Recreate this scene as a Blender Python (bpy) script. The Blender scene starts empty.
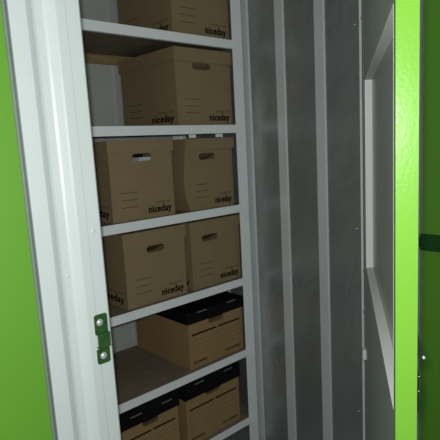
import bpy, bmesh, math, random
from mathutils import Vector, Matrix

# ---------------------------------------------------------------- camera
EYE = 1.60
YAW, PITCH, ROLL, FPX = 0.736131, 0.145930, -0.0512556, 498.64
scn = bpy.context.scene
C = scn.collection
fw = Vector((math.sin(YAW)*math.cos(PITCH), math.cos(YAW)*math.cos(PITCH), -math.sin(PITCH)))
rt = Vector((math.cos(YAW), -math.sin(YAW), 0.0))
up = rt.cross(fw)
rt2 = rt*math.cos(ROLL) + up*math.sin(ROLL)
up2 = -rt*math.sin(ROLL) + up*math.cos(ROLL)
cd = bpy.data.cameras.new('camera')
cam = bpy.data.objects.new('camera', cd); C.objects.link(cam)
cam.matrix_world = Matrix(((rt2.x, up2.x, -fw.x, 0), (rt2.y, up2.y, -fw.y, 0), (rt2.z, up2.z, -fw.z, EYE), (0, 0, 0, 1)))
cd.sensor_width = 36.0; cd.lens = FPX/440*36.0; cd.clip_start = 0.02
scn.camera = cam

# ---------------------------------------------------------------- light and exposure
w = bpy.data.worlds.new('corridor_light'); scn.world = w; w.use_nodes = True
w.node_tree.nodes['Background'].inputs['Color'].default_value = (0.90, 1.0, 0.98, 1)
w.node_tree.nodes['Background'].inputs['Strength'].default_value = 0.22
fd = bpy.data.lights.new('camera_flash', 'POINT'); fd.shadow_soft_size = 0.015
fd.energy = 53.0; fd.color = (0.94, 1.0, 0.99)
fo = bpy.data.objects.new('camera_flash', fd); C.objects.link(fo)
fo.matrix_world = cam.matrix_world.copy()
fo.location = Vector((0, 0, EYE)) - rt2*0.012 + up2*0.03 - fw*0.01
scn.view_settings.view_transform = 'Standard'
scn.view_settings.look = 'None'
scn.view_settings.exposure = 0.0
scn.view_settings.gamma = 1.0

# ---------------------------------------------------------------- materials
def mat(name, col, rough=0.6, metal=0.0, col2=None, nscale=20, stretch=(1, 1, 1), bump=0.0, bscale=200, bdist=0.001,
        rough2=None, coat=0.0, spec=0.5, detail=4):
    m = bpy.data.materials.new(name); m.use_nodes = True
    nt = m.node_tree; b = nt.nodes['Principled BSDF']
    b.inputs['Base Color'].default_value = (*col, 1); b.inputs['Roughness'].default_value = rough
    b.inputs['Metallic'].default_value = metal
    b.inputs['Specular IOR Level'].default_value = spec
    b.inputs['Coat Weight'].default_value = coat; b.inputs['Coat Roughness'].default_value = 0.15
    tc = nt.nodes.new('ShaderNodeTexCoord'); mp = nt.nodes.new('ShaderNodeMapping')
    mp.inputs['Scale'].default_value = stretch
    nt.links.new(tc.outputs['Object'], mp.inputs['Vector'])
    n = nt.nodes.new('ShaderNodeTexNoise'); n.inputs['Scale'].default_value = nscale; n.inputs['Detail'].default_value = detail
    nt.links.new(mp.outputs['Vector'], n.inputs['Vector'])
    r = nt.nodes.new('ShaderNodeValToRGB')
    r.color_ramp.elements[0].position = 0.35; r.color_ramp.elements[1].position = 0.65
    c2 = col2 or tuple(c*0.9 for c in col)
    r.color_ramp.elements[0].color = (*col, 1); r.color_ramp.elements[1].color = (*c2, 1)
    nt.links.new(n.outputs['Fac'], r.inputs['Fac']); nt.links.new(r.outputs['Color'], b.inputs['Base Color'])
    if rough2 is not None:
        mr = nt.nodes.new('ShaderNodeMapRange'); mr.inputs['To Min'].default_value = rough; mr.inputs['To Max'].default_value = rough2
        mr.inputs['From Min'].default_value = 0.35; mr.inputs['From Max'].default_value = 0.65
        nt.links.new(n.outputs['Fac'], mr.inputs['Value']); nt.links.new(mr.outputs['Result'], b.inputs['Roughness'])
    if bump:
        nb = nt.nodes.new('ShaderNodeTexNoise'); nb.inputs['Scale'].default_value = bscale; nb.inputs['Detail'].default_value = 2
        nt.links.new(mp.outputs['Vector'], nb.inputs['Vector'])
        bp = nt.nodes.new('ShaderNodeBump'); bp.inputs['Strength'].default_value = bump; bp.inputs['Distance'].default_value = bdist
        nt.links.new(nb.outputs['Fac'], bp.inputs['Height']); nt.links.new(bp.outputs['Normal'], b.inputs['Normal'])
    return m

M = dict(
    white=mat('white_powder_coat', (0.74, 0.78, 0.76), 0.38, col2=(0.72, 0.76, 0.74), nscale=6, bump=0.15, bscale=400, bdist=0.0005),
    shelfwhite=mat('white_shelf_paint', (0.90, 0.92, 0.93), 0.4, col2=(0.87, 0.89, 0.90), nscale=9),
    clip=mat('white_plastic', (0.80, 0.83, 0.84), 0.5),
    green=mat('green_powder_coat', (0.175, 0.41, 0.036), 0.24, col2=(0.17, 0.40, 0.034), nscale=5, bump=0.2, bscale=170, bdist=0.0012),
    greenflat=mat('green_door_paint', (0.145, 0.38, 0.030), 0.5, col2=(0.14, 0.37, 0.028), nscale=3, bump=0.1, bscale=300, bdist=0.0004),
    darkgreen=mat('dark_green_paint', (0.012, 0.085, 0.012), 0.38, col2=(0.01, 0.07, 0.01), nscale=30),
    keeper=mat('green_steel_paint', (0.04, 0.115, 0.028), 0.32, col2=(0.025, 0.075, 0.02), nscale=60),
    galv=mat('galvanised_panel', (0.42, 0.43, 0.42), 0.24, 0.62, col2=(0.27, 0.28, 0.275), nscale=3.2, stretch=(1, 1, 0.6), rough2=0.40, detail=8),
    rib=mat('pale_metal_rib', (0.80, 0.83, 0.85), 0.40, 0.35, col2=(0.73, 0.76, 0.78), nscale=90),  # partition ribs get a paler base colour than the panel
    leafin=mat('door_inner_steel', (0.50, 0.52, 0.51), 0.36, 0.6, col2=(0.45, 0.47, 0.46), nscale=5),
    recess=mat('door_recess_trim', (0.72, 0.69, 0.69), 0.55, 0.0, col2=(0.70, 0.67, 0.67), nscale=8),
    leafgreen=mat('grey_green_flange', (0.24, 0.36, 0.22), 0.5, col2=(0.22, 0.33, 0.20), nscale=8),
    seal=mat('grey_edge_seal', (0.20, 0.23, 0.21), 0.4, 0.3),
    seallight=mat('aluminium_strip', (0.45, 0.49, 0.47), 0.35, 0.5),
    backwall=mat('pale_grey_panel', (0.52, 0.52, 0.49), 0.6, 0.0, col2=(0.48, 0.48, 0.455), nscale=4),
    card=mat('brown_cardboard', (0.275, 0.205, 0.113), 0.85, col2=(0.26, 0.192, 0.104), nscale=14, spec=0.15),
    card2=mat('tan_cardboard', (0.33, 0.215, 0.10), 0.85, col2=(0.31, 0.20, 0.092), nscale=14, spec=0.15),
    blacklid=mat('black_card', (0.006, 0.006, 0.007), 0.7, col2=(0.008, 0.008, 0.009), nscale=20, spec=0.08),
    ink=mat('black_ink', (0.022, 0.018, 0.014), 0.8, spec=0.1),
    fineink=mat('brown_ink', (0.12, 0.08, 0.045), 0.8, spec=0.1),
    slot=mat('pale_card_slot', (0.22, 0.19, 0.15), 0.8),
    board=mat('hardboard', (0.24, 0.19, 0.13), 0.7, col2=(0.19, 0.15, 0.105), nscale=12, stretch=(1, 3, 1)),
    wood=mat('pine_batten', (0.34, 0.24, 0.12), 0.6, col2=(0.27, 0.18, 0.08), nscale=10, stretch=(0.6, 8, 8)),
    chrome=mat('steel_bolt', (0.75, 0.77, 0.78), 0.3, 0.5),
    darkchrome=mat('dark_chrome', (0.25, 0.27, 0.28), 0.2, 1.0),
    blackplastic=mat('black_plastic', (0.012, 0.014, 0.013), 0.4),
    paper=mat('white_paper', (0.60, 0.64, 0.72), 0.7),
    dark=mat('dark_plastic_file', (0.008, 0.008, 0.01), 0.5),
    concrete=mat('grey_floor_paint', (0.25, 0.26, 0.25), 0.6, col2=(0.22, 0.23, 0.22), nscale=3),
    ceil=mat('ceiling_panel', (0.5, 0.52, 0.5), 0.8),
)

# wipe marks on the galvanised panel: a distorted wave drives its gloss
_nt = M['galv'].node_tree; _b = _nt.nodes['Principled BSDF']
_wv = _nt.nodes.new('ShaderNodeTexWave'); _wv.wave_type = 'RINGS'
_wv.inputs['Scale'].default_value = 5.0; _wv.inputs['Distortion'].default_value = 14.0
_wv.inputs['Detail'].default_value = 3.0; _wv.inputs['Detail Scale'].default_value = 1.6
_nt.links.new(_nt.nodes['Mapping'].outputs['Vector'], _wv.inputs['Vector'])
_rs = _b.inputs['Roughness'].links[0].from_socket
_ma = _nt.nodes.new('ShaderNodeMath'); _ma.operation = 'MULTIPLY_ADD'; _ma.inputs[1].default_value = 0.10
_nt.links.new(_wv.outputs['Fac'], _ma.inputs[0]); _nt.links.new(_rs, _ma.inputs[2]); _nt.links.new(_ma.outputs[0], _b.inputs['Roughness'])

# ---------------------------------------------------------------- helpers
def thing(name, label, cat, loc=(0, 0, 0), rotz=0.0, group=None):
    o = bpy.data.objects.new(name, None); C.objects.link(o)
    o.location = loc; o.rotation_euler = (0, 0, rotz); o.empty_display_size = 0.05
    o['label'] = label; o['category'] = cat
    if group: o['group'] = group
    return o

def obj(name, bm, mats, parent=None, kind=None, loc=None, label=None, smooth=False, recalc=True):
    if recalc: bmesh.ops.recalc_face_normals(bm, faces=bm.faces[:])
    me = bpy.data.meshes.new(name); bm.to_mesh(me); bm.free()
    if not isinstance(mats, (list, tuple)): mats = [mats]
    for m in mats: me.materials.append(m)
    if smooth:
        for p in me.polygons: p.use_smooth = True
    o = bpy.data.objects.new(name, me); C.objects.link(o)
    if parent: o.parent = parent
    if loc: o.location = loc
    if kind: o['kind'] = kind
    if label: o['label'] = label
    return o

def box(bm, x0, x1, y0, y1, z0, z1, mi=0, bevel=0.0):
    vs = [bm.verts.new(p) for p in ((x0,y0,z0),(x1,y0,z0),(x1,y1,z0),(x0,y1,z0),(x0,y0,z1),(x1,y0,z1),(x1,y1,z1),(x0,y1,z1))]
    fs = [bm.faces.new([vs[i] for i in q]) for q in ((3,2,1,0),(4,5,6,7),(0,1,5,4),(1,2,6,5),(2,3,7,6),(3,0,4,7))]
    for f in fs: f.material_index = mi
    if bevel:
        es = list({e for f in fs for e in f.edges})
        bmesh.ops.bevel(bm, geom=es, offset=bevel, segments=2, affect='EDGES', profile=0.5)
    return fs

def bxm(*a, **k):
    bm = bmesh.new(); box(bm, *a, **k); return bm

def prism(bm, pts, z0, z1, mi=0):
    """closed 2D outline (x, y) extruded in z"""
    a = [bm.verts.new((x, y, z0)) for x, y in pts]; b = [bm.verts.new((x, y, z1)) for x, y in pts]
    n = len(pts)
    fs = [bm.faces.new(a[::-1]), bm.faces.new(b)]
    for i in range(n): fs.append(bm.faces.new((a[i], a[(i+1) % n], b[(i+1) % n], b[i])))
    for f in fs: f.material_index = mi
    return fs

def sheet(pts, t):
    """outline of a folded sheet: path offset by thickness t away from the camera side (+normal)"""
    out = []
    n = len(pts)
    for i, p in enumerate(pts):
        d = Vector((0, 0))
        if i > 0: d += (Vector(p) - Vector(pts[i-1])).normalized()
        if i < n-1: d += (Vector(pts[i+1]) - Vector(p)).normalized()
        d.normalize(); nn = Vector((-d.y, d.x))
        q = Vector(p) + nn*t
        out.append((q.x, q.y))
    return list(pts) + out[::-1]

def dome(bm, c, axis, r, h, mi=0, seg=16, rings=5):
    """round bolt head on a surface: c centre on surface, axis unit normal"""
    axis = Vector(axis).normalized()
    t = axis.orthogonal().normalized(); s = axis.cross(t); c = Vector(c)
    prev = None; fs = []
    for k in range(rings+1):
        a = k/rings*math.pi/2
        rr, hh = r*math.cos(a), h*math.sin(a)
        if k == rings:
            v = bm.verts.new(c + axis*h)
            for i in range(seg): fs.append(bm.faces.new((prev[i], prev[(i+1) % seg], v)))
        else:
            ring = [bm.verts.new(c + axis*hh + (t*math.cos(i/seg*2*math.pi) + s*math.sin(i/seg*2*math.pi))*rr) for i in range(seg)]
            if prev:
                for i in range(seg): fs.append(bm.faces.new((prev[i], prev[(i+1) % seg], ring[(i+1) % seg], ring[i])))
            prev = ring
    for f in fs: f.material_index = mi

def tube(bm, pts, r, seg=10, mi=0):
    pts = [Vector(p) for p in pts]; rings = []
    for i, p in enumerate(pts):
        d = (pts[min(i+1, len(pts)-1)] - pts[max(i-1, 0)]).normalized()
        t = d.orthogonal().normalized() if not rings else (last - d*last.dot(d)).normalized()
        last = t; s = d.cross(t)
        rr = r[i] if isinstance(r, (list, tuple)) else r
        rings.append([bm.verts.new(p + (t*math.cos(j/seg*2*math.pi) + s*math.sin(j/seg*2*math.pi))*rr) for j in range(seg)])
    for a, b in zip(rings, rings[1:]):
        for j in range(seg):
            f = bm.faces.new((a[j], a[(j+1) % seg], b[(j+1) % seg], b[j])); f.material_index = mi
    f = bm.faces.new(rings[0][::-1]); f.material_index = mi
    f = bm.faces.new(rings[-1]); f.material_index = mi

def struct(name, bm, m, parent=None, **k):
    return obj(name, bm, m, parent, kind=None if parent else 'structure', **k)

# ---------------------------------------------------------------- the unit and the corridor
YF = 1.13            # door-front plane
XR = 1.82            # galvanised partition
H = 2.60
YB = 2.285
struct('floor', bxm(-1.6, 3.6, -1.6, YB+0.04, -0.04, 0.0), M['concrete'])
struct('ceiling', bxm(0.44, XR+0.06, YF+0.02, YB+0.04, H, H+0.04), M['ceil'])

# galvanised partition on the right, with raised ribs
wr = struct('wall_right', bxm(XR, XR+0.03, YF+0.003, YB, 0.0, H), M['galv'])
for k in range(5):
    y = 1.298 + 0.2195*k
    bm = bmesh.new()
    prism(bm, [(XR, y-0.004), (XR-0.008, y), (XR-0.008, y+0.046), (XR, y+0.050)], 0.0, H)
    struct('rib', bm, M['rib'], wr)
for z in (0.40, 1.228, 2.054):
    bm = bmesh.new(); dome(bm, (XR, 1.152, z), (-1, 0, 0), 0.004, 0.003, seg=8, rings=3)
    struct('rivet', bm, M['chrome'], wr, smooth=True)

# back panel with shallow ribs
wb = struct('wall_back', bxm(0.60, XR+0.03, YB, YB+0.03, 0.0, H), M['backwall'])
for k in range(5):
    x = 0.72 + 0.22*k
    bm = bmesh.new()
    prism(bm, [(x, YB), (x+0.008, YB-0.012), (x+0.052, YB-0.012), (x+0.060, YB)], 0.0, H)
    struct('rib', bm, M['backwall'], wb)
struct('wall_left', bxm(0.58, 0.60, YF+0.05, YB+0.03, 0.0, H), M['backwall'])

# left post of folded white sheet
LEAN = 0.0105          # the post leans slightly
def lean(bm):
    for v in bm.verts: v.co.x -= LEAN*(v.co.z-(EYE+0.33))
    return bm
bm = bmesh.new()
prism(bm, sheet([(0.4395, 1.150), (0.4395, 1.130), (0.479, 1.130), (0.486, 1.134), (0.498, 1.143), (0.505, 1.145), (0.524, 1.145), (0.530, 1.142), (0.542, 1.129), (0.548, 1.127), (0.5712, 1.127)], 0.003), 0.0, H)
prism(bm, sheet([(0.5722, 1.1275), (0.606, 1.1275), (0.611, 1.132), (0.611, 1.175)], 0.003), 0.0, H)
box(bm, 0.4405, 0.58, 1.152, 1.17, 0.0, H)
t1 = struct('trim_1', lean(bm), M['white'])
for (x, y, z) in ((0.587, 1.1275, EYE-0.192), (0.5155, 1.146, EYE-0.296), (0.591, 1.1275, EYE+0.55), (0.510, 1.146, EYE+0.45), (0.591, 1.1275, EYE-0.78)):
    bm = bmesh.new(); dome(bm, (x, y, z), (0, -1, 0), 0.0055, 0.003, seg=12, rings=3)
    struct('rivet', lean(bm), M['white'], t1, smooth=True)
bm = bmesh.new()
box(bm, 0.4255, 0.4305, 1.126, 1.16, 0.0, H)
s1 = struct('trim_2', lean(bm), M['seallight'])
box_bm = lean(bxm(0.4305, 0.4390, 1.134, 1.16, 0.0, H))
struct('edge_seal', box_bm, M['seal'], s1)

# neighbouring closed green door on the left
struct('door_2', lean(bxm(-0.85, 0.4250, 1.127, 1.165, 0.02, H-0.05)), M['greenflat'])

# right post: white jamb between this unit and the next
bm = bmesh.new()
prism(bm, sheet([(XR-0.001, 1.131), (XR-0.001, 1.094), (XR+0.003, 1.091), (XR+0.06, 1.091), (XR+0.10, 1.13), (XR+0.22, 1.13), (XR+0.24, 1.146), (XR+0.30, 1.146), (XR+0.32, 1.13), (2.40, 1.13)], 0.003), 0.0, H)
struct('trim_3', bm, M['clip'])
d3 = struct('door_3', bxm(2.346, 2.382, -0.02, 1.118, 0.02, H-0.05), M['greenflat'])     # stands open at a right angle
struct('door_edge', bxm(2.348, 2.38, 1.118, 1.122, 0.02, H-0.05), M['seallight'], d3)
struct('wall_front', bxm(-0.85, 3.55, 1.17, 1.19, H-0.05, H+0.04), M['white'])

# ---------------------------------------------------------------- the open green door
A = math.radians(56.20)
u = Vector((math.sin(A), math.cos(A), 0)); r_ = Vector((math.cos(A), -math.sin(A), 0))
LH, LAT = 2.080, 0.0800
hinge = u*LH + r_*LAT
WL = LH - 0.812            # leaf width
door = bpy.data.objects.new('door_1', None); C.objects.link(door)
door.location = (hinge.x, hinge.y, 0); door.rotation_euler = (0, 0, math.atan2(-math.cos(A), -math.sin(A)))
door['kind'] = 'structure'
TH = 0.0328; RD = 0.0240
rx0, rx1, rz0, rz1 = LH-1.85, LH-0.845, EYE-0.464, EYE+0.203
z0, z1 = 0.03, H-0.06
bm = bmesh.new()      # inner steel skin around the recess, and the recess floor
box(bm, 0.0, rx0, 0.0, RD, z0, z1); box(bm, rx1, WL-0.004, 0.0, RD, z0, z1)
box(bm, rx0, rx1, 0.0, RD, z0, rz0); box(bm, rx0, rx1, 0.0, RD, rz1, z1)
struct('inner_skin', bm, M['leafin'], door)
struct('recess_panel', bxm(rx0, rx1, RD+0.0005, RD+0.003, rz0, rz1), M['leafin'], door)
bm = bmesh.new()      # pale lining of the four recess sides
g = 0.0012
box(bm, rx0, rx0+g, -0.0008, RD, rz0, rz1); box(bm, rx1-g, rx1, -0.0008, RD, rz0, rz1)
box(bm, rx0, rx1, -0.0008, RD, rz0, rz0+g); box(bm, rx0, rx1, -0.0008, RD, rz1-g, rz1)
struct('recess_lining', bm, M['recess'], door)
bm = bmesh.new()      # green outer skin, wraps the free edge
box(bm, 0.0, WL, RD+0.0035, TH, z0, z1)
box(bm, WL-0.0035, WL, -0.0006, RD+0.0036, z0, z1); box(bm, WL-0.032, WL-0.0035, -0.0006, -0.0001, z0, z1)
struct('outer_skin', bm, M['green'], door)
struct('hinge_strip', bxm(0.01, 0.12, -0.0012, -0.0001, z0, z1), M['leafgreen'], door)
for z in (1.075, 0.905, 2.05):
    bm = bmesh.new(); dome(bm, (0.05, -0.0012, z), (0, -1, 0), 0.008, 0.005, seg=10, rings=3)
    struct('rivet', bm, M['seallight'], door, smooth=True)
struct('inner_catch', bxm(0.15, 0.18, -0.014, -0.0001, 0.755, 0.795, bevel=0.003), M['clip'], door, label='small pale plastic catch')
# handle on the outer face, seen past the free edge
bm = bmesh.new()
zz = EYE-0.358
vs = [(WL-0.05, TH, zz+0.045), (WL-0.012, TH, zz+0.045), (WL-0.012, TH+0.014, zz), (WL-0.05, TH+0.014, zz)]
a = [bm.verts.new((WL-0.045, p, q)) for p, q in ((TH, zz+0.05), (TH+0.0135, zz+0.004), (TH+0.0135, zz), (TH, zz))]
b = [bm.verts.new((WL-0.012, p, q)) for p, q in ((TH, zz+0.05), (TH+0.0135, zz+0.004), (TH+0.0135, zz), (TH, zz))]
bm.faces.new(a[::-1]); bm.faces.new(b)
for i in range(4): bm.faces.new((a[i], a[(i+1) % 4], b[(i+1) % 4], b[i]))
hd = struct('handle_mount', bm, M['blackplastic'], door)
bm = bmesh.new(); tube(bm, [(WL-0.046, TH+0.008, zz+0.002), (WL-0.008, TH+0.0115, zz+0.002)], 0.0022)
struct('handle_pin', bm, M['chrome'], hd, smooth=True)
bm = bmesh.new()
z2 = EYE-0.380
tube(bm, [(WL-0.02, TH-0.001, z2+0.012), (WL-0.02, TH+0.0035, z2-0.002), (WL-0.02, TH+0.0055, z2-0.012), (WL-0.02, TH+0.0055, z2-0.062), (WL-0.02, TH+0.003, z2-0.072), (WL-0.02, TH-0.001, z2-0.080)], 0.0035, seg=12)
lv = struct('handle_lever', bm, M['darkchrome'], door, smooth=True)
for z in (z2-0.016, z2-0.042):
    bm = bmesh.new(); tube(bm, [(WL-0.02, TH+0.0045, z+0.004), (WL-0.02, TH+0.0045, z-0.004)], 0.0048, seg=12)
    struct('collar', bm, M['darkchrome'], lv)

# ---------------------------------------------------------------- bolt on the next green door
t = thing('strap_hinge', 'dark green steel strap across the shaded green door at the right edge', 'hinge', (2.346, 1.118, EYE-0.5125))
obj('strap', bxm(-0.008, 0.0, -0.42, 0.006, -0.0415, 0.0415, bevel=0.003), M['darkgreen'], t)
bm = bmesh.new(); tube(bm, [(-0.006, 0.009, -0.024), (-0.006, 0.009, 0.024)], 0.0065, seg=14)
obj('hinge_knuckle', bm, M['darkgreen'], t, smooth=True)

# ---------------------------------------------------------------- latch keeper on the white post
t = thing('latch_keeper', 'small green steel latch keeper screwed to the white door post', 'bracket', (0.5900, 1.1272, EYE-0.474))
def plate(x0, x1, z0, z1, y0, y1, rr, corners):
    pts = []
    for cx, cz, a0, on in ((x1, z1, 0, corners[0]), (x0, z1, 90, corners[1]), (x0, z0, 180, corners[2]), (x1, z0, 270, corners[3])):
        if not on: pts.append((cx, cz)); continue
        ccx = cx + (-rr if a0 in (0, 270) else rr); ccz = cz + (-rr if a0 in (0, 90) else rr)
        for k in range(5):
            a = math.radians(a0 + 90*k/4); pts.append((ccx+rr*math.cos(a), ccz+rr*math.sin(a)))
    bm = bmesh.new(); fs = prism(bm, pts, 0, 1)
    for v in bm.verts:
        x, z, s = v.co.x, v.co.y, v.co.z
        v.co = (x, y0 + (y1-y0)*s, z)
    return bm
obj('plate', plate(-0.0185, 0.0180, 0.016, 0.066, -0.003, 0.0, 0.006, (1, 1, 0, 0)), M['keeper'], t)
obj('strap', plate(-0.0165, 0.0180, -0.0215, 0.0165, -0.011, -0.008, 0.003, (0, 0, 0, 0)), M['keeper'], t, label='raised middle strap of the keeper')
for q in (0.0135, -0.0215):
    obj('strap_step', bxm(-0.0165, 0.018, -0.0085, 0.0, q, q+0.003), M['keeper'], t)
obj('plate', plate(-0.0185, 0.0180, -0.066, -0.026, -0.003, 0.0, 0.006, (0, 0, 1, 1)), M['keeper'], t)
for x, z in ((-0.004, 0.045), (-0.001, -0.045)):
    bm = bmesh.new(); dome(bm, (x, -0.003, z), (0, -1, 0), 0.0098, 0.006)
    obj('bolt', bm, M['chrome'], t, smooth=True, label='round steel bolt head')

# ---------------------------------------------------------------- steel shelving
SH = [EYE+v for v in (0.494, 0.101, -0.288, -0.663, -1.0435, -1.420)]
X0, X1, YS, YE = 0.635, 1.789, 1.75, 2.262
shelf = thing('shelving_unit', 'white steel shelving with six levels against the back of the unit', 'shelving', ((X0+X1)/2, (YS+YE)/2, 0))
ox, oy = (X0+X1)/2, (YS+YE)/2
def S(bm): bmesh.ops.translate(bm, verts=bm.verts[:], vec=(-ox, -oy, 0)); return bm
for sx, sy in ((1, 1), (-1, 1), (1, -1), (-1, -1)):
    bm = bmesh.new()
    xe = X1 if sx > 0 else X0; ye = YS+0.003 if sy > 0 else YE
    xw = xe - sx*0.065; yw = ye + sy*0.040
    box(bm, min(xe, xw), max(xe, xw), min(ye, ye+sy*0.002), max(ye, ye+sy*0.002), 0.001, 2.55)
    box(bm, min(xe, xe-sx*0.002), max(xe, xe-sx*0.002), min(ye+sy*0.002, yw), max(ye+sy*0.002, yw), 0.001, 2.55)
    obj('upright', S(bm), M['shelfwhite'], shelf)
for i, z in enumerate(SH):
    bm = bmesh.new()
    box(bm, X0+0.012, X1-0.024, YS, YS+0.0028, z-0.039, z, bevel=0.0008)
    box(bm, X0+0.065, X1-0.065, YS+0.0028, YS+0.019, z-0.039, z-0.037)
    b = obj('shelf_beam', S(bm), M['shelfwhite'], shelf)
    for x in (X0+0.03, X1-0.032):
        bm = bmesh.new(); dome(bm, (x, YS, z-0.014), (0, -1, 0), 0.0045, 0.0022, seg=10, rings=3)
        obj('rivet', S(bm), M['shelfwhite'], b, smooth=True)
    if i: obj('shelf_beam', S(bxm(X0+0.012, X1-0.024, YE-0.012, YE-0.009, z-0.019, z)), M['shelfwhite'], shelf)
    obj('shelf_board', S(bxm(X0+0.004, X1-0.004, YS+0.003+0.004, YE-0.0125, z-0.018, z-0.001)), M['board'], shelf, label='brown hardboard shelf panel')
obj('batten', S(bxm(X0+0.003, X1-0.003, YE-0.016, YE-0.001, EYE+0.432, SH[0]-0.0185)), M['wood'], shelf, label='pine batten under the top shelf')
for x in (1.428, 1.590):
    bm = bmesh.new()
    box(bm, x, x+0.040, YS+0.003, YS+0.006, EYE+0.045, EYE+0.06)
    obj('shelf_clip', S(bm), M['clip'], shelf, label='white clip under the second shelf')

# ---------------------------------------------------------------- archive boxes
def text_into(bm, s, size, place, mi, bold=0.0, width=None):
    cu = bpy.data.curves.new('t', 'FONT'); cu.body = s; cu.size = size; cu.offset = bold; cu.resolution_u = 3; cu.space_character = 1.06
    to = bpy.data.objects.new('t', cu); C.objects.link(to)
    dg = bpy.context.evaluated_depsgraph_get(); dg.update()
    me = bpy.data.meshes.new_from_object(to.evaluated_get(dg))
    xs = [v.co.x for v in me.vertices]; mn, mx = min(xs), max(xs)
    k = (width/(mx-mn)) if width else 1
    off = len(bm.verts); fo_ = len(bm.faces)
    vs = [bm.verts.new(place((v.co.x-mn)*k, v.co.y)) for v in me.vertices]
    for p in me.polygons:
        try:
            f = bm.faces.new([vs[i] for i in p.vertices]); f.material_index = mi
        except ValueError: pass
    bpy.data.objects.remove(to); bpy.data.meshes.remove(me); bpy.data.curves.remove(cu)

def decals(bm, W, place, style, hz):
    """printed marks on a panel of width W; place(x, z) -> point on the panel"""
    def bar(xa, xb, za, zb, mi):
        n = 1
        vs = [bm.verts.new(place(*p)) for p in ((xa, za), (xb, za), (xb, zb), (xa, zb))]
        f = bm.faces.new(vs); f.material_index = mi
    if style == 'brown':
        for z in (0.118, 0.087, 0.057): bar(W*0.14, W*0.40, z-0.001, z+0.001, 1)
        text_into(bm, 'niceday', 0.044, lambda x, y: place(W*0.555+x, 0.022+y), 1, 0.0011, width=W*0.385)
        text_into(bm, 'niceday', 0.044, lambda x, y: place(W*0.555+0.0014+x, 0.0225+y), 1, 0.0011, width=W*0.385)
        text_into(bm, 'storage box', 0.019, lambda x, y: place(W*0.675+x, 0.060+y), 2, 0.0002, width=W*0.265)
    else:
        bar(W*0.055, W*0.50, hz-0.0045, hz+0.0045, 1); bar(W*0.53, W*0.94, hz-0.0045, hz+0.0045, 1)
        for k in range(4): bar(W*0.055, W*0.94, hz-0.030-0.024*k, hz-0.0288-0.024*k, 2)
        text_into(bm, 'niceday', 0.020, lambda x, y: place(W*0.065+x, 0.024+y), 1, 0.0006, width=W*0.24)
        text_into(bm, 'niceday', 0.020, lambda x, y: place(W*0.64+x, 0.024+y), 1, 0.0006, width=W*0.31)

def front_panel(bm, W, Hh, hx0, hx1, hz0, hz1, left=None, ed=0.004, mi=0):
    """front wall of a box with a rounded hand hole; real thickness"""
    for y in (0.0, ed):
        outer = []
        if left:
            for z, dx in left: outer.append((dx, z))
        else: outer += [(0, 0), (0, Hh)]
        outer += [(W, Hh), (W, 0)]
        rr = (hz1-hz0)/2
        hole = []
        for cx, a0 in ((hx1-rr, -90), (hx0+rr, 90)):
            for k in range(9):
                a = math.radians(a0 + 180*k/8); hole.append((cx+rr*math.cos(a), (hz0+hz1)/2+rr*math.sin(a)))
        ov = [bm.verts.new((x, y, z)) for x, z in outer]; hv = [bm.verts.new((x, y, z)) for x, z in hole]
        es = [bm.edges.new((vv[i], vv[(i+1) % len(vv)])) for vv in (ov, hv) for i in range(len(vv))]
        res = bmesh.ops.triangle_fill(bm, use_beauty=True, edges=es)
        for f in res['geom']:
            if isinstance(f, bmesh.types.BMFace): f.material_index = mi
        if y == 0.0: oh = hv
        else:
            for i in range(len(hv)):
                f = bm.faces.new((oh[i], oh[(i+1) % len(hv)], hv[(i+1) % len(hv)], hv[i])); f.material_index = mi

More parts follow.
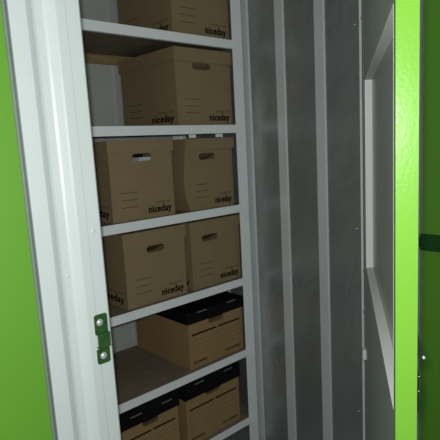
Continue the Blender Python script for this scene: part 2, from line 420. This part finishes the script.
def archive_box(x, y, zs, W, D, Hb, lid_h, label, style='brown', over=0.006, hole=(0.30, 0.62), hole_z=None, left=None,
                rot=0.0, paper=False, slot_z=0.04):
    """W wide, D deep, Hb overall height; lid drops lid_h from the top"""
    root = thing('archive_box', label, 'box', (x+W/2, y+D/2, zs), rot, 'archive boxes on the shelves')
    T = Matrix.Translation((-W/2, -D/2, 0.0))
    cm = M['card'] if style == 'brown' else M['card2']
    bh = Hb-0.006
    hz1 = (Hb-lid_h-0.006) if hole_z is None else hole_z
    hz0 = hz1-0.030
    bm = bmesh.new()
    front_panel(bm, W, bh, W*hole[0], W*hole[1], hz0, hz1, left)
    # sides, back, bottom with thickness
    e = 0.004
    if left:
        n = len(left)
        for (za, xa), (zb, xb) in zip(left, left[1:]):
            def col(z, xx):
                return [(xx, 0.0), (xx*0.8, D*0.25), (xx*0.25, D*0.6), (0.0, D)]
            ca, cb = col(za, xa), col(zb, xb)
            for (p, q), (pn, qn), (s_, t_), (sn, tn) in zip(ca, ca[1:], cb, cb[1:]):
                bm.faces.new([bm.verts.new(c) for c in ((p, q, za), (pn, qn, za), (sn, tn, zb), (s_, t_, zb))])
                bm.faces.new([bm.verts.new(c) for c in ((p+e, q+0.001, za), (pn+e, qn, za), (sn+e, tn, zb), (s_+e, t_+0.001, zb))])
        bmesh.ops.remove_doubles(bm, verts=bm.verts[:], dist=0.0001)
    else:
        box(bm, 0, e, 0.0001, D, 0, bh)
    box(bm, W-e, W, 0.0001, D, 0, bh); box(bm, e, W-e, D-e, D, 0, bh); box(bm, e, W-e, e, D-e, 0.0, e)
    if not paper:
        fl = [(0.005, hz1+0.002), (0.005, hz1+0.004), (0.090, hz0-0.004), (0.090, hz0-0.006)]   # flap folded in behind the hand hole
        fa = [bm.verts.new((W*hole[0]-0.006, p, q)) for p, q in fl]; fb = [bm.verts.new((W*hole[1]+0.006, p, q)) for p, q in fl]
        bm.faces.new(fa[::-1]); bm.faces.new(fb)
        for i in range(4): bm.faces.new((fa[i], fa[(i+1) % 4], fb[(i+1) % 4], fb[i]))
    bmesh.ops.recalc_face_normals(bm, faces=bm.faces[:])
    decals(bm, W, lambda a, b: (a, -0.0006, b), style, Hb-lid_h-0.058)
    if style == 'brown' and not left:
        decals(bm, D, lambda a, b: (-0.0006, D-a, b), style, 0)
    if left:
        text_into(bm, 'niceday', 0.046, lambda px, py: (-0.0012 + left[0][1]*0.8, D*0.42-px, 0.022+py), 1, 0.0011, width=D*0.385)
    bmesh.ops.transform(bm, matrix=T, verts=bm.verts[:])
    body = obj('box_body', bm, [cm, M['ink'], M['fineink']], root, recalc=False)
    # lid: top panel and four skirts
    bm = bmesh.new(); o = over
    zt, zb = Hb, Hb-lid_h
    box(bm, -o, W+o, -o, D+o, zt-0.004, zt)
    box(bm, -o, W+o, -o, -o+0.004, zb, zt-0.004); box(bm, -o, W+o, D+o-0.004, D+o, zb, zt-0.004)
    box(bm, -o, -o+0.004, -o+0.004, D+o-0.004, zb, zt-0.004); box(bm, W+o-0.004, W+o, -o+0.004, D+o-0.004, zb, zt-0.004)
    if style != 'brown':
        for fx in (0.16, 0.70):
            vs = [bm.verts.new((W*fx+a_, -o-0.0006, zb+slot_z+b_)) for a_, b_ in ((0, 0), (0.058, 0), (0.058, 0.005), (0, 0.005))]
            f = bm.faces.new(vs); f.material_index = 1
    bmesh.ops.transform(bm, matrix=T, verts=bm.verts[:])
    lid = obj('box_lid', bm, [M['card'] if style == 'brown' else M['blacklid'], M['slot']], root,
              label=None if style == 'brown' else 'black card lid with pale slots', recalc=True)
    if paper:
        bm = bxm(W*0.50, W*0.72, 0.020, 0.10, 0.02, hz0+0.014)
        bmesh.ops.transform(bm, matrix=T, verts=bm.verts[:])
        obj('paper_stack', bm, M['paper'], root, label='white paper seen through the hand hole')
        bm = bxm(W*0.05, W*0.74, 0.104, 0.13, 0.02, Hb-0.02)
        bmesh.ops.transform(bm, matrix=T, verts=bm.verts[:])
        obj('file', bm, M['dark'], root, label='black file inside the box')
    return root

YB0 = 1.7775
archive_box(1.391, YB0, SH[0], 0.338, 0.425, 0.350, 0.055, 'brown archive box standing on the topmost visible shelf, its lid out of frame')
archive_box(1.391, YB0, SH[1], 0.335, 0.445, 0.340, 0.058, 'brown archive box alone on the second shelf down, beside the empty space', hole=(0.29, 0.62), hole_z=0.279)
archive_box(1.026, YB0, SH[2], 0.316, 0.470, 0.332, 0.052, 'brown archive box on third shelf, white paper showing in its hand hole', hole=(0.355, 0.665), paper=True, hole_z=0.276)
archive_box(1.430, YB0, SH[2], 0.282, 0.470, 0.330, 0.050, 'brown archive box on third shelf with a bulging, creased left side',
            hole=(0.24, 0.60), hole_z=0.262, over=0.008,
            left=[(0.0, 0.006), (0.015, -0.002), (0.05, -0.016), (0.09, -0.026), (0.14, -0.028), (0.20, -0.022), (0.26, -0.014), (0.324, -0.010)])
archive_box(1.063, YB0, SH[3], 0.320, 0.470, 0.323, 0.058, 'brown archive box on fourth shelf, nearer the white door post', hole=(0.35, 0.65), hole_z=0.254)
archive_box(1.421, YB0, SH[3], 0.314, 0.470, 0.323, 0.053, 'brown archive box on fourth shelf, beside the right upright', hole=(0.22, 0.54), hole_z=0.252)
archive_box(1.372, YB0, SH[4], 0.358, 0.450, 0.280, 0.055, 'tan box with black lid alone on the fifth shelf beside bare hardboard', style='black', hole=(0.36, 0.64), hole_z=0.226, slot_z=0.046)
archive_box(0.978, YB0, SH[5], 0.306, 0.450, 0.322, 0.083, 'tan box with black lid on lowest visible shelf, partly behind the door post', style='black', hole=(0.36, 0.64), hole_z=0.240, slot_z=0.043)
archive_box(1.332, YB0, SH[5], 0.350, 0.450, 0.334, 0.096, 'tan box with black lid on lowest visible shelf, nearer the ribbed metal wall', style='black', hole=(0.36, 0.64), hole_z=0.246, slot_z=0.062)
